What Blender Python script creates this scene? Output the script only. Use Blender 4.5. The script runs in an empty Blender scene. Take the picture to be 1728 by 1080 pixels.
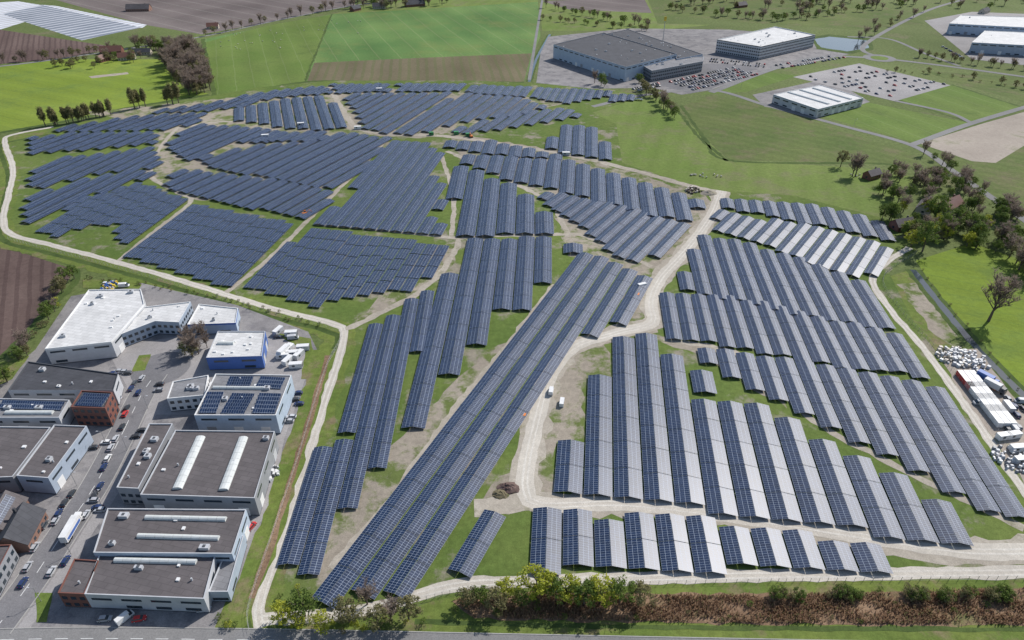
import bpy, math, random
from mathutils import Vector
R=random.Random(7)
H=200.0; P=math.radians(34); F=1168.0; CX,CY=864.0,540.0
cp,sp=math.cos(P),math.sin(P); YH=CY-F*math.tan(P)
# survey-plan conversion: reads off the real ground (or roof-height) position in metres
def G(px,py,h=0.0):
    he=H-h; z=F*he/((py-YH)*cp)
    return ((px-CX)*z/F,(z-he*sp)/cp)
def VD(vx):
    v=Vector(((vx-CX)*cp/F,1.0)); v.normalize(); return v
sc=bpy.context.scene
col=sc.collection
# ---------------------------------------------------------------- materials
def nt(name,rough=0.9,spec=0.3):
    m=bpy.data.materials.new(name); m.use_nodes=True
    t=m.node_tree; b=t.nodes['Principled BSDF']
    b.inputs['Roughness'].default_value=rough
    b.inputs['Specular IOR Level'].default_value=spec
    return m,t,b
def N(t,k,**kw):
    n=t.nodes.new(k)
    for a,b in kw.items(): setattr(n,a,b)
    return n
def mix(t,f,a,b,blend='MIX'):
    n=N(t,'ShaderNodeMix',data_type='RGBA',blend_type=blend)
    for i,x in ((0,f),(6,a),(7,b)):
        if isinstance(x,(int,float)): n.inputs[i].default_value=x
        elif isinstance(x,tuple): n.inputs[i].default_value=(x[0],x[1],x[2],1)
        else: t.links.new(x,n.inputs[i])
    return n.outputs[2]
def mth(t,op,a,b=0.0,c=0.0):
    n=N(t,'ShaderNodeMath',operation=op)
    for i,x in enumerate((a,b,c)):
        if isinstance(x,(int,float)): n.inputs[i].default_value=x
        else: t.links.new(x,n.inputs[i])
    return n.outputs[0]
def noise(t,vec,scale,detail=4,lo=0.35,hi=0.65,rough=.6):
    n=N(t,'ShaderNodeTexNoise'); n.inputs['Scale'].default_value=scale; n.inputs['Detail'].default_value=detail
    n.inputs['Roughness'].default_value=rough
    t.links.new(vec,n.inputs['Vector'])
    r=N(t,'ShaderNodeMapRange'); r.inputs[1].default_value=lo; r.inputs[2].default_value=hi
    t.links.new(n.outputs[0],r.inputs[0]); return r.outputs[0]
def land(name,c1,c2,s1=0.02,c3=None,s3=0.05,lo3=.5,hi3=.62,fine=0.9,fs=.35,stripe=None,rough=.95,mow=None):
    m,t,b=nt(name,rough,.1)
    g=N(t,'ShaderNodeNewGeometry'); p=g.outputs['Position']
    c=mix(t,noise(t,p,s1,6),c1,c2)
    if c3: c=mix(t,noise(t,p,s3,8,lo3,hi3,.7),c,c3)
    def dotp(ang,per):
        d=N(t,'ShaderNodeVectorMath',operation='DOT_PRODUCT'); t.links.new(p,d.inputs[0])
        d.inputs[1].default_value=(math.cos(ang),math.sin(ang),0)
        w=noise(t,p,.03,2,.3,.7)
        return mth(t,'FRACT',mth(t,'DIVIDE',mth(t,'ADD',d.outputs['Value'],mth(t,'MULTIPLY',w,1.2)),per))
    if stripe:
        ang,per,wid,sc_,st=stripe
        msk=mth(t,'MULTIPLY',mth(t,'LESS_THAN',dotp(ang,per),wid),st)
        c=mix(t,msk,c,sc_)
    f=noise(t,p,fs,5,.25,.75,.75)
    v=mth(t,'MULTIPLY_ADD',f,fine,1-fine/2)
    f2=noise(t,p,2.2,3,.3,.7,.7)
    v=mth(t,'MULTIPLY',v,mth(t,'MULTIPLY_ADD',f2,.35,.83))
    f3=noise(t,p,.004,3,.3,.7,.5)
    v=mth(t,'MULTIPLY',v,mth(t,'MULTIPLY_ADD',f3,.28,.86))
    if mow:
        v=mth(t,'MULTIPLY',v,mth(t,'MULTIPLY_ADD',mth(t,'PINGPONG',mth(t,'MULTIPLY',dotp(mow[0],mow[1]),2),1),mow[2],1-mow[2]/2))
    vv=N(t,'ShaderNodeVectorMath',operation='SCALE'); t.links.new(c,vv.inputs[0]); t.links.new(v,vv.inputs['Scale'])
    t.links.new(vv.outputs[0],b.inputs['Base Color'])
    return m
def simple(name,c,rough=.6,var=.25,s=.5,metal=0,spec=.4,seams=False):
    m,t,b=nt(name,rough,spec); b.inputs['Metallic'].default_value=metal
    g=N(t,'ShaderNodeNewGeometry')
    f=noise(t,g.outputs['Position'],s,6,.3,.7,.7)
    k=1-var
    cc=mix(t,f,(c[0]*k,c[1]*k,c[2]*k),c)
    if seams:
        br=N(t,'ShaderNodeTexBrick'); br.inputs['Scale'].default_value=.12; br.inputs['Mortar Size'].default_value=.012
        br.inputs['Color1'].default_value=(1,1,1,1); br.inputs['Color2'].default_value=(.86,.86,.86,1); br.inputs['Mortar'].default_value=(.7,.7,.7,1)
        mp=N(t,'ShaderNodeMapping'); mp.inputs['Rotation'].default_value=(0,0,.25); t.links.new(g.outputs['Position'],mp.inputs[0]); t.links.new(mp.outputs[0],br.inputs['Vector'])
        cc=mix(t,1.0,cc,br.outputs['Color'],'MULTIPLY')
    t.links.new(cc,b.inputs['Base Color'])
    return m
M={}
M['ground']=land('meadow_ground',(.095,.125,.04),(.13,.16,.058),.006,(.15,.14,.08),.02,.55,.7)
M['bright']=land('bright_grass',(.155,.215,.03),(.2,.25,.045),.01,(.12,.18,.04),.02,.5,.68,fine=.4,stripe=(1.1,9,.08,(.12,.18,.04),.5),mow=(1.1,27,.12))
M['green']=land('green_grass',(.085,.165,.05),(.125,.2,.062),.008,(.14,.19,.06),.015,.5,.68,fine=.4,stripe=(.35,24,.05,(.17,.21,.09),.7),mow=(.35,48,.14))
M['pasture']=land('pasture_grass',(.125,.18,.042),(.16,.2,.06),.012,(.17,.17,.085),.03,.5,.68,fine=.45,mow=(-.3,16,.1))
M['past2']=land('meadow_grass',(.085,.12,.036),(.128,.155,.052),.015,(.145,.135,.072),.04,.5,.68,fine=.5,mow=(.9,12,.12))
M['lawn']=land('lawn_grass',(.1,.155,.035),(.14,.19,.05),.015,(.09,.135,.035),.03,.5,.7,fine=.35,stripe=(.35,18,.06,(.16,.2,.08),.5),mow=(.35,36,.14))
M['plow']=land('plowed_soil',(.10,.068,.06),(.15,.108,.094),.01,fine=.45,stripe=(.5,6,.35,(.075,.05,.046),.6),mow=(.5,24,.2))
M['plow2']=land('tilled_soil',(.13,.107,.102),(.175,.148,.138),.008,fine=.35,stripe=(.9,30,.1,(.21,.19,.17),.6),mow=(.9,60,.15))
M['stub']=land('stubble_soil',(.13,.112,.065),(.165,.14,.088),.01,fine=.4,stripe=(.12,10,.35,(.115,.125,.055),.6),mow=(.12,40,.15))
M['plastic']=land('plastic_rows',(.5,.52,.56),(.6,.62,.65),.02,fine=.25,stripe=(-.6,14,.25,(.3,.27,.25),.8))
M['plastic2']=land('plastic_rows_dark',(.17,.19,.23),(.24,.26,.3),.02,fine=.25,stripe=(-.6,16,.3,(.5,.52,.54),.85))
M['site']=land('site_ground',(.088,.135,.032),(.128,.165,.044),.02,(.24,.215,.165),.035,.53,.62,fine=.6)
M['sitedirt']=land('site_soil',(.26,.225,.18),(.33,.29,.235),.03,(.115,.145,.045),.06,.47,.57,fine=.5)
M['sand']=land('gravel_track',(.43,.395,.34),(.51,.47,.405),.04,fine=.3)
M['sand2']=land('gravel_loose',(.31,.275,.225),(.40,.36,.30),.04,(.2,.19,.12),.08,.54,.68,fine=.45)
M['rut']=land('wheel_rut',(.5,.465,.41),(.56,.53,.47),.05,fine=.3)
M['constr']=land('bare_soil',(.29,.25,.21),(.36,.315,.265),.02,(.14,.16,.07),.02,.55,.7,fine=.3)
M['asph']=land('asphalt',(.15,.147,.152),(.19,.185,.19),.05,fine=.22)
M['road']=land('asphalt_road',(.19,.187,.185),(.225,.22,.215),.05,fine=.15)
M['pave']=land('concrete_paving',(.2,.19,.19),(.27,.257,.25),.06,(.155,.15,.155),.09,.5,.62,fine=.3)
M['paved2']=land('light_paving',(.26,.247,.242),(.32,.305,.298),.03,fine=.25)
M['reed']=land('reed_soil',(.17,.11,.07),(.25,.17,.11),.05,(.12,.13,.05),.04,.56,.68,fine=.9,fs=.8)
M['verge']=land('verge_grass',(.10,.145,.033),(.15,.185,.045),.04,(.19,.155,.09),.07,.52,.66,fine=.6)
M['dkgrass']=land('ditch_grass',(.055,.085,.025),(.085,.12,.035),.05,fine=.6)
m,t,b=nt('water',.08,.5); b.inputs['Base Color'].default_value=(.045,.06,.07,1)
g=N(t,'ShaderNodeNewGeometry'); nn=N(t,'ShaderNodeTexNoise'); nn.inputs['Scale'].default_value=1.5; t.links.new(g.outputs['Position'],nn.inputs['Vector'])
bp=N(t,'ShaderNodeBump'); bp.inputs['Strength'].default_value=.15; t.links.new(nn.outputs[0],bp.inputs['Height']); t.links.new(bp.outputs[0],b.inputs['Normal'])
M['water']=m
def panelmat(name,line,cw,chh,lw,base1,base2,rough):
    m,t,b=nt(name,rough,.42)
    uv=N(t,'ShaderNodeUVMap'); s=N(t,'ShaderNodeSeparateXYZ'); t.links.new(uv.outputs[0],s.inputs[0])
    u=mth(t,'DIVIDE',s.outputs[0],cw); v=mth(t,'DIVIDE',s.outputs[1],chh)
    def ln(x,w): return mth(t,'LESS_THAN',mth(t,'PINGPONG',x,.5),w)
    l=mth(t,'MAXIMUM',ln(u,lw/cw),ln(v,lw*1.3/chh))
    cb=N(t,'ShaderNodeCombineXYZ'); t.links.new(mth(t,'FLOOR',u),cb.inputs[0]); t.links.new(mth(t,'FLOOR',v),cb.inputs[1])
    w=N(t,'ShaderNodeTexWhiteNoise',noise_dimensions='2D'); t.links.new(cb.outputs[0],w.inputs['Vector'])
    c=mix(t,w.outputs['Value'],base1,base2)
    g=N(t,'ShaderNodeNewGeometry')
    c=mix(t,mth(t,'MULTIPLY',noise(t,g.outputs['Position'],.03,4),.35),c,(base2[0]*1.5,base2[1]*1.5,base2[2]*1.4))
    c=mix(t,l,c,line)
    t.links.new(c,b.inputs['Base Color'])
    t.links.new(mth(t,'MULTIPLY_ADD',l,.2,rough),b.inputs['Roughness'])
    return m
M['pv']=panelmat('solar_panel_glass',(.40,.46,.55),1.0,1.66,.028,(.005,.014,.040),(.010,.025,.068),.40)
M['pvm']=simple('panel_frame',(.3,.31,.34),.5,metal=.3)
M['steel']=simple('galvanised_steel',(.4,.4,.4),.5,metal=.4)
M['under']=simple('panel_backsheet',(.16,.16,.17),.8)
for k,c in dict(white=(.74,.74,.73),lgrey=(.5,.51,.53),mgrey=(.28,.29,.31),dgrey=(.09,.095,.105),black=(.04,.042,.048),blue=(.07,.15,.42),
    brick=(.2,.085,.065),brick2=(.25,.145,.11),bluegrey=(.36,.42,.5),pale=(.42,.5,.6),beige=(.5,.45,.38),pgreen=(.05,.25,.09),orange=(.7,.22,.05),red=(.5,.04,.04),
    yellow=(.7,.5,.05),silver=(.42,.43,.45),navy=(.02,.04,.12),tile=(.16,.075,.055)).items():
    M[k]=simple('paint_'+k,c,.55,.18,.3)
M['r_white']=simple('roof_white',(.68,.675,.66),.8,.22,.12,seams=True)
M['r_grey']=simple('roof_grey',(.25,.25,.26),.85,.3,.12,seams=True)
M['r_dark']=simple('roof_bitumen_dark',(.075,.077,.088),.85,.35,.12,seams=True)
M['r_brown']=simple('roof_bitumen_brown',(.135,.12,.122),.85,.3,.12,seams=True)
M['glass']=simple('window_glass',(.03,.045,.06),.1,.3,.5,spec=.8)
M['skyl']=simple('skylight',(.62,.64,.62),.35,.2,.3)
M['bark']=simple('bark',(.14,.11,.09),.95,.4,1.0)
M['rubber']=simple('rubber',(.02,.02,.02),.9)
M['mark']=simple('road_marking_paint',(.72,.72,.7),.7,.3,1.0)
M['kerb']=simple('kerb_concrete',(.38,.37,.35),.9)
M['wool']=simple('wool',(.6,.57,.5),.95)
M['skin']=simple('animal_face',(.12,.1,.09),.9)
def leaf(name,c1,c2):
    m,t,b=nt(name,.75,.2)
    o=N(t,'ShaderNodeObjectInfo'); g=N(t,'ShaderNodeNewGeometry')
    f=mth(t,'ADD',mth(t,'MULTIPLY',noise(t,g.outputs['Position'],.45,3,.3,.7),.6),mth(t,'MULTIPLY',o.outputs['Random'],.4))
    c=mix(t,f,c1,c2); t.links.new(c,b.inputs['Base Color'])
    tr=N(t,'ShaderNodeBsdfTranslucent'); t.links.new(c,tr.inputs[0]); ms=N(t,'ShaderNodeMixShader'); ms.inputs[0].default_value=.4
    t.links.new(b.outputs[0],ms.inputs[1]); t.links.new(tr.outputs[0],ms.inputs[2]); t.links.new(ms.outputs[0],t.nodes['Material Output'].inputs[0])
    return m
M['leaf_g']=leaf('leaves_green',(.085,.135,.03),(.18,.245,.05))
M['leaf_d']=leaf('leaves_dark',(.055,.085,.025),(.10,.14,.04))
M['leaf_y']=leaf('leaves_lime',(.27,.31,.035),(.45,.46,.06))
M['leaf_o']=leaf('leaves_olive',(.16,.155,.07),(.27,.245,.115))
M['twig']=leaf('twigs',(.23,.18,.145),(.34,.27,.22))
M['reedleaf']=leaf('reed_stalks',(.26,.16,.10),(.45,.32,.21))
# ---------------------------------------------------------------- mesh builder
class MB:
    def __init__(s,mats): s.v=[];s.f=[];s.m=[];s.uv=[];s.mats=mats
    def face(s,pts,mi=0,uv=None):
        k=len(s.v); s.v+= [tuple(p) for p in pts]; s.f.append(tuple(range(k,k+len(pts)))); s.m.append(mi)
        s.uv+= uv if uv else [(0,0)]*len(pts)
    def hexa(s,b,tp,mi=0,bottom=False,topmi=None):
        s.face(tp,mi if topmi is None else topmi); n=len(b)
        for i in range(n):
            j=(i+1)%n; s.face([b[i],b[j],tp[j],tp[i]],mi)
        if bottom: s.face(b[::-1],mi)
    def box(s,x,y,z0,lx,ly,lz,a=0,mi=0,topmi=None,taper=1.0,bottom=False):
        c,n=math.cos(a),math.sin(a)
        def q(k): return [(x+c*u*lx/2*k-n*v*ly/2*k, y+n*u*lx/2*k+c*v*ly/2*k) for u,v in((-1,-1),(1,-1),(1,1),(-1,1))]
        s.hexa([(p[0],p[1],z0) for p in q(1)],[(p[0],p[1],z0+lz) for p in q(taper)],mi,bottom,topmi)
    def tube(s,a,b,r0,r1,n=6,mi=0,cap=True):
        a=Vector(a);b=Vector(b);d=(b-a).normalized()
        u=d.orthogonal().normalized(); w=d.cross(u)
        A=[a+(u*math.cos(2*math.pi*i/n)+w*math.sin(2*math.pi*i/n))*r0 for i in range(n)]
        B=[b+(u*math.cos(2*math.pi*i/n)+w*math.sin(2*math.pi*i/n))*r1 for i in range(n)]
        for i in range(n):
            j=(i+1)%n; s.face([A[i],A[j],B[j],B[i]],mi)
        if cap: s.face(B,mi); s.face(A[::-1],mi)
    def mesh(s,name):
        me=bpy.data.meshes.new(name); me.from_pydata(s.v,[],s.f)
        me.polygons.foreach_set('material_index',s.m)
        l=me.uv_layers.new(name='UVMap'); fl=[c for p in s.uv for c in p]; l.data.foreach_set('uv',fl)
        for m in s.mats: me.materials.append(M[m])
        me.update(); return me
    def obj(s,name,parent=None):
        o=bpy.data.objects.new(name,s.mesh(name)); col.objects.link(o)
        if parent: o.parent=parent
        return o
def inst(name,me,x,y,z=0,a=0,s=1.0):
    o=bpy.data.objects.new(name,me); o.location=(x,y,z); o.rotation_euler=(0,0,a); o.scale=(s,s,s) if not isinstance(s,tuple) else s
    col.objects.link(o); return o
def empty(name):
    o=bpy.data.objects.new(name,None); col.objects.link(o); return o
def area(p): return sum(p[i][0]*p[(i+1)%len(p)][1]-p[(i+1)%len(p)][0]*p[i][1] for i in range(len(p)))/2
def ccw(p): return p if area(p)>0 else p[::-1]
def inside(p,x,y):
    c=False;n=len(p)
    for i in range(n):
        x1,y1=p[i];x2,y2=p[(i+1)%n]
        if (y1>y)!=(y2>y) and x<(x2-x1)*(y-y1)/(y2-y1)+x1: c=not c
    return c
def rough_poly(p,step,amp,rr):
    out=[];n=len(p)
    for i in range(n):
        a=Vector(p[i]);b=Vector(p[(i+1)%n]);L=(b-a).length;k=max(1,int(L/step))
        d=(b-a)/max(L,.01);nn=Vector((-d.y,d.x))
        for j in range(k):
            q=a+(b-a)*j/k+nn*rr.uniform(-amp,amp); out.append((q.x,q.y))
    return out
def field(name,px,z,mat,amp=0,step=6,world=False):
    p=ccw([tuple(q) if world else G(*q) for q in px])
    if amp: p=ccw(rough_poly(p,step,amp,R))
    b=MB([mat]); b.face([(x,y,z) for x,y in p]); return b.obj(name)
def spline(px,step=4,world=False):
    p=[Vector(q) if world else Vector(G(*q)) for q in px]
    P_=[p[0]*2-p[1]]+p+[p[-1]*2-p[-2]]; out=[]
    for i in range(1,len(P_)-2):
        a,b,c,d=P_[i-1:i+3]; n=max(2,int((c-b).length/step))
        for j in range(n):
            t=j/n; out.append(.5*((2*b)+(c-a)*t+(2*a-5*b+4*c-d)*t*t+(3*b-a-3*c+d)*t**3))
    out.append(p[-1]); return out
def ribbon(name,px,w,z,mat,amp=0,kerb=False,dash=None,pts=None,off=0,mb=None,ret=False):
    p=pts or spline(px); L=[];Rr=[]
    for i,q in enumerate(p):
        d=(p[min(i+1,len(p)-1)]-p[max(i-1,0)]).normalized(); n=Vector((-d.y,d.x))
        L.append(q+n*(w/2+off+R.uniform(-amp,amp))); Rr.append(q-n*(w/2-off+R.uniform(-amp,amp)))
    b=mb or MB([mat,'kerb'])
    acc=0
    for i in range(len(p)-1):
        if dash:
            acc+=(p[i+1]-p[i]).length
            if int(acc/dash)%2: continue
        b.face([(*Rr[i],z),(*Rr[i+1],z),(*L[i+1],z),(*L[i],z)],0)
    if kerb:
        for S,sg in((L,1),(Rr,-1)):
            for i in range(len(p)-1):
                d=(S[i+1]-S[i]); 
                if d.length<.01: continue
                d.normalize(); n=Vector((-d.y,d.x))*sg*.3
                a0,a1,b1,b0=S[i],S[i+1],S[i+1]+n,S[i]+n
                q=[a0,a1,b1,b0] if sg<0 else [a0,b0,b1,a1]
                q=q if area(q)>0 else q[::-1]
                b.hexa([(*k,0) for k in q],[(*k,z+.12) for k in q],1)
    if mb: return None
    return b.obj(name)
def track(name,px,w,z,mat,amp=.4):
    ribbon(name,px,w,z,mat,amp)
    b=MB(['rut','kerb']); p=spline(px)
    for o in(-.95,.95): ribbon('',None,.75,z+.012,'rut',.12,pts=p,off=o,mb=b)
    b.obj('wheel_ruts')
# ---------------------------------------------------------------- ground and fields
b=MB(['ground']); b.face([(-6000,-900,0),(6000,-900,0),(6000,9000,0),(-6000,9000,0)]); b.obj('ground')
field('grass_field',[(0,112),(110,100),(270,100),(292,128),(312,150),(352,158),(200,185),(0,224),(-250,240),(-260,120)],.02,'bright')
field('bare_strip',[(150,129),(215,122),(217,125),(155,132)],.04,'constr',1)
field('grass_field',[(342,66),(560,24),(700,16),(908,3),(912,60),(884,139),(640,137),(520,137),(400,158),(362,162)],.02,'green')
field('grass_field',[(560,24),(690,-6),(905,-20),(908,3),(700,16)],.023,'pasture')
field('grass_field',[(345,72),(455,42),(560,25),(525,110),(515,137),(400,158),(362,160)],.03,'lawn')
field('plowed_field',[(530,106),(700,98),(897,90),(884,138),(518,138)],.04,'stub')
field('plowed_field',[(60,-10),(250,-30),(560,-25),(600,8),(430,42),(340,58),(245,42),(130,10)],.02,'plow2')
field('plowed_field',[(-300,30),(0,50),(120,68),(200,80),(100,100),(0,108),(-320,110)],.015,'plow')
field('plastic_covered_field',[(-150,-20),(0,15),(45,36),(0,50),(-200,30)],.026,'plastic')
field('plastic_covered_field',[(0,22),(70,8),(245,45),(138,68),(45,38)],.03,'plastic2')
field('plastic_covered_field',[(-60,8),(30,2),(72,9),(0,24)],.036,'plastic')
field('plastic_covered_field',[(70,8),(95,10),(248,42),(240,47)],.042,'plastic')
field('plowed_field',[(-260,380),(0,414),(128,456),(60,545),(0,606),(-280,700)],.02,'plow')
field('grass_field',[(-400,235),(5,232),(20,285),(5,345),(0,392),(-400,370)],.024,'past2')
field('pasture',[(960,178),(1035,168),(1110,166),(1150,195),(1230,272),(1330,276),(1470,285),(1545,300),(1490,372),(1230,332),(1090,298),(1030,272),(1020,215)],.02,'pasture')
field('meadow',[(1150,180),(1200,160),(1290,178),(1545,262),(1555,285),(1480,275),(1235,270),(1190,235)],.03,'past2')
field('lawn',[(1120,-10),(1480,5),(1560,40),(1440,50),(1280,40),(1120,25)],.02,'past2')
field('meadow',[(910,5),(1090,-8),(1110,40),(1200,42),(1100,52),(915,52)],.027,'pasture')
field('plowed_field',[(915,2),(1085,-6),(1100,22),(960,16)],.033,'plow2')
field('lawn',[(1390,197),(1460,172),(1640,208),(1540,240)],.04,'lawn')
field('lawn',[(1515,168),(1606,143),(1722,180),(1640,205)],.043,'lawn')
field('lawn',[(1560,120),(1728,130),(1800,200),(1728,172),(1620,142)],.031,'past2')
field('lawn',[(1180,160),(1300,122),(1345,128),(1260,155)],.034,'lawn')
field('bare_construction_plot',[(1552,242),(1660,208),(1760,180),(1900,230),(1728,246),(1680,275),(1640,272)],.037,'constr')
field('meadow',[(1560,250),(1640,275),(1728,250),(1900,240),(1900,420),(1728,362)],.032,'past2')
field('lawn',[(1545,440),(1640,410),(1728,440),(1900,500),(1950,800),(1728,655),(1600,520)],.03,'bright')
field('meadow',[(1490,470),(1545,452),(1600,530),(1728,670),(1728,800),(1640,690),(1560,590)],.04,'verge')
field('soil_patch',[(1515,480),(1560,475),(1640,570),(1690,640),(1640,620),(1560,545)],.045,'sitedirt',2,5)
# darker ditch lines between the fields
for q,w_ in [([(342,66),(362,162)],5),([(884,139),(640,138),(520,138),(400,158),(362,162)],5),([(1150,178),(1190,235),(1235,271),(1480,276),(1555,286)],3.5),([(1120,166),(1150,195),(1180,232),(1228,272)],3),
     ([(0,224),(120,203),(200,185),(352,160)],6),([(1640,208),(1515,168)],3),([(1606,143),(1722,180)],3),([(1035,272),(1090,298),(1230,332),(1340,336)],4),([(0,412),(128,455),(60,545),(0,606)],4),([(560,24),(525,110),(515,137)],2.5)]:
    ribbon('ditch_grass',q,w_,.047,'dkgrass',.8)
site=[(10,232),(90,212),(250,182),(430,148),(560,136),(800,136),(1000,146),(1090,162),(1000,190),(1040,210),(1050,275),(1190,320),(1340,330),(1530,378),(1545,420),(1500,460),(1540,540),(1650,690),(1850,960),(1728,976),(1300,980),(900,985),(700,1020),(560,1050),(435,1060),(430,1000),(500,810),(550,650),(572,562),(450,528),(300,482),(180,448),(60,416),(0,392),(6,330),(16,285)]
field('site_meadow',site,.05,'site')
for i,(px,a) in enumerate([([(140,190),(560,148),(760,150),(960,172),(740,235),(560,225),(620,260),(520,340),(330,338),(240,295),(280,215)],2),
  ([(760,225),(950,255),(1190,330),(1210,350),(1130,460),(1105,560),(1000,590),(960,600),(1040,555),(1090,470),(960,430),(930,340),(780,270)],2),
  ([(940,600),(1020,570),(1030,640),(985,640),(985,740),(940,745),(935,830),(905,845),(900,760),(910,690)],1.5),
  ([(520,860),(600,800),(700,720),(820,590),(900,560),(700,800),(540,1000),(500,985)],1.5),
  ([(820,820),(880,780),(900,850),(860,870),(810,850)],1.5),
  ([(700,430),(770,405),(765,450),(690,505),(600,545)],1.5),([(1060,560),(1130,570),(1300,610),(1330,690),(1180,600)],1.5)]):
    field('soil_patch',px,.06+.0025*i,'sitedirt',a*1.2,6)
# perimeter verge, tracks
per=[(90,214),(20,228),(8,240),(22,285),(14,330),(6,370),(18,395),(80,412),(180,438),(300,472),(450,518),(560,546),(580,560),(572,605),(550,670),(520,770),(480,890),(448,985),(436,1030),(440,1060)]
ribbon('grass_verge',[(x-10,y+8) for x,y in per],16,.077,'verge',1.5)
ribbon('ditch_grass',[(x-(22 if y>560 else 8),y+(4 if y>560 else 13)) for x,y in per],3.2,.0785,'dkgrass',.4)
track('perimeter_track',per,4.2,.088,'sand',.35)
mainrd=[(1218,322),(1200,365),(1160,420),(1115,470),(1098,510),(1100,545),(1040,562),(970,585),(930,630),(908,700),(890,780),(888,830),(915,852),(1050,850),(1200,866),(1350,888),(1500,912),(1640,930),(1760,930)]
ribbon('sand_shoulder',mainrd,12,.08,'sand2',1.6)
track('site_road',mainrd,7,.104,'sand',.4)
ribbon('site_road',[(1218,326),(1150,310),(1060,285),(960,262),(860,245),(750,230),(650,226),(600,214),(575,180),(556,145)],6,.0955,'sand2',.8)
ribbon('site_road',[(900,845),(860,852),(800,856)],9,.094,'sand2',1)
track('site_track',[(1535,418),(1500,440),(1472,470),(1500,520),(1560,590),(1640,700),(1700,790),(1760,870)],4,.09,'sand',.4)
track('site_track',[(440,1045),(560,1038),(660,1020),(720,1000),(800,985),(1000,978),(1300,971),(1760,966)],5,.0915,'sand',.5)
ribbon('site_track',[(582,556),(640,530),(700,498),(745,458),(772,418),(790,400),(940,396),(990,400),(1100,450)],4,.0925,'sand2',.8)
ribbon('site_track',[(380,495),(450,440),(512,380),(560,330),(610,282),(655,232)],3.5,.0935,'sand2',.5)
ribbon('site_track',[(200,440),(262,390),(322,340),(300,325),(255,295),(270,250),(300,215)],3.5,.0885,'sand2',.5)
ribbon('site_track',[(530,378),(640,388),(770,402)],3.5,.0872,'sand2',.5)
ribbon('site_track',[(745,262),(765,330),(762,400)],3,.0862,'sand2',.5)
ribbon('site_track',[(755,255),(860,305),(930,345),(960,400)],4,.0852,'sand2',.9)
ribbon('site_track',[(935,480),(850,590),(760,700),(660,840),(560,960)],3,.0842,'sand2',.8)
ribbon('site_track',[(1120,572),(1250,600),(1360,700),(1500,780),(1640,850),(1728,890)],3.5,.0832,'sand2',.8)
ribbon('site_track',[(300,215),(400,205),(600,215)],4,.0822,'sand2',.9)
# far and right roads
ribbon('asphalt_road',[(1000,180),(1090,160),(1200,152),(1300,180),(1420,212),(1540,246),(1610,290),(1700,352),(1800,420)],6,.12,'road')
ribbon('asphalt_road',[(1200,156),(1300,118),(1380,96),(1484,98)],7,.1215,'road')
ribbon('asphalt_road',[(1484,98),(1600,112),(1760,134)],7,.1225,'road')
ribbon('asphalt_road',[(1484,98),(1460,75),(1560,20),(1640,-5)],6,.1235,'road')
ribbon('asphalt_road',[(1540,244),(1640,208),(1760,172)],6,.1245,'road')
ribbon('asphalt_road',[(1510,170),(1600,190),(1640,208)],5,.1255,'road')
ribbon('asphalt_road',[(1430,62),(1500,66),(1560,90),(1620,112)],5,.1265,'road')
ribbon('asphalt_road',[(915,0),(905,60),(893,135)],3.5,.118,'road')
ribbon('country_road',[(-200,130),(0,112),(150,92),(340,62),(480,32),(620,6),(800,-12)],5,.12,'road')
ribbon('ditch_grass',[(1540,455),(1600,530),(1660,600),(1760,700)],9,.056,'dkgrass',.6)
ribbon('ditch_water',[(1540,455),(1600,530),(1660,600),(1760,700)],3.6,.064,'water',.3)
ribbon('ditch_grass',[(928,58),(905,100),(893,138)],7,.0565,'dkgrass',.5)
ribbon('ditch_water',[(928,58),(905,100),(893,138)],3,.063,'water',.2)
def ring(name,px,r0,r1,z,mat):
    x,y=G(*px); b=MB([mat]); n=40
    for i in range(n):
        a,c=2*math.pi*i/n,2*math.pi*(i+1)/n
        if r0>0: b.face([(x+r0*math.cos(a),y+r0*math.sin(a),z),(x+r1*math.cos(a),y+r1*math.sin(a),z),(x+r1*math.cos(c),y+r1*math.sin(c),z),(x+r0*math.cos(c),y+r0*math.sin(c),z)])
        else: b.face([(x,y,z),(x+r1*math.cos(a),y+r1*math.sin(a),z),(x+r1*math.cos(c),y+r1*math.sin(c),z)])
    return b.obj(name)
ring('roundabout',(1484,98),10,18,.13,'road'); ring('roundabout_lawn',(1484,98),0,9.8,.16,'lawn')
field('pond_bank',[(1366,63),(1400,58),(1470,65),(1475,84),(1432,91),(1378,83)],.102,'dkgrass',1,8)
field('pond',[(1374,66),(1400,62),(1462,68),(1466,81),(1430,87),(1385,80)],.11,'water',1,8)
field('paved_yard',[(905,140),(912,90),(925,62),(1060,48),(1230,50),(1365,60),(1440,90),(1340,112),(1290,120),(1200,152),(1150,160),(1100,148),(1000,150)],.08,'pave')
field('car_park',[(1338,130),(1450,107),(1604,144),(1510,171)],.09,'paved2')
field('car_park',[(1100,140),(1190,108),(1290,110),(1200,150),(1165,158)],.1,'asph')
field('paved_yard',[(1270,160),(1400,132),(1468,172),(1385,198),(1290,180)],.085,'pave')
field('paved_yard',[(1560,35),(1640,20),(1900,30),(1900,120),(1728,110),(1640,100)],.082,'paved2')
# bottom strip
field('verge',[(430,1062),(560,1052),(700,1025),(800,990),(1300,978),(1900,975),(1950,1200),(300,1200),(380,1075)],.033,'verge')
field('reed_bank',[(765,1012),(900,1000),(1300,1003),(1900,985),(1950,1058),(1300,1054),(800,1044)],.062,'reed',.8,4)
ribbon('ditch_grass',[(700,1049),(1000,1057),(1400,1061),(1900,1063)],1.6,.071,'dkgrass',.3)
ribbon('asphalt_road',[(-500,1104),(0,1080),(400,1080),(900,1090),(1400,1100),(2100,1112)],7,.135,'road',kerb=True)
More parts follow.
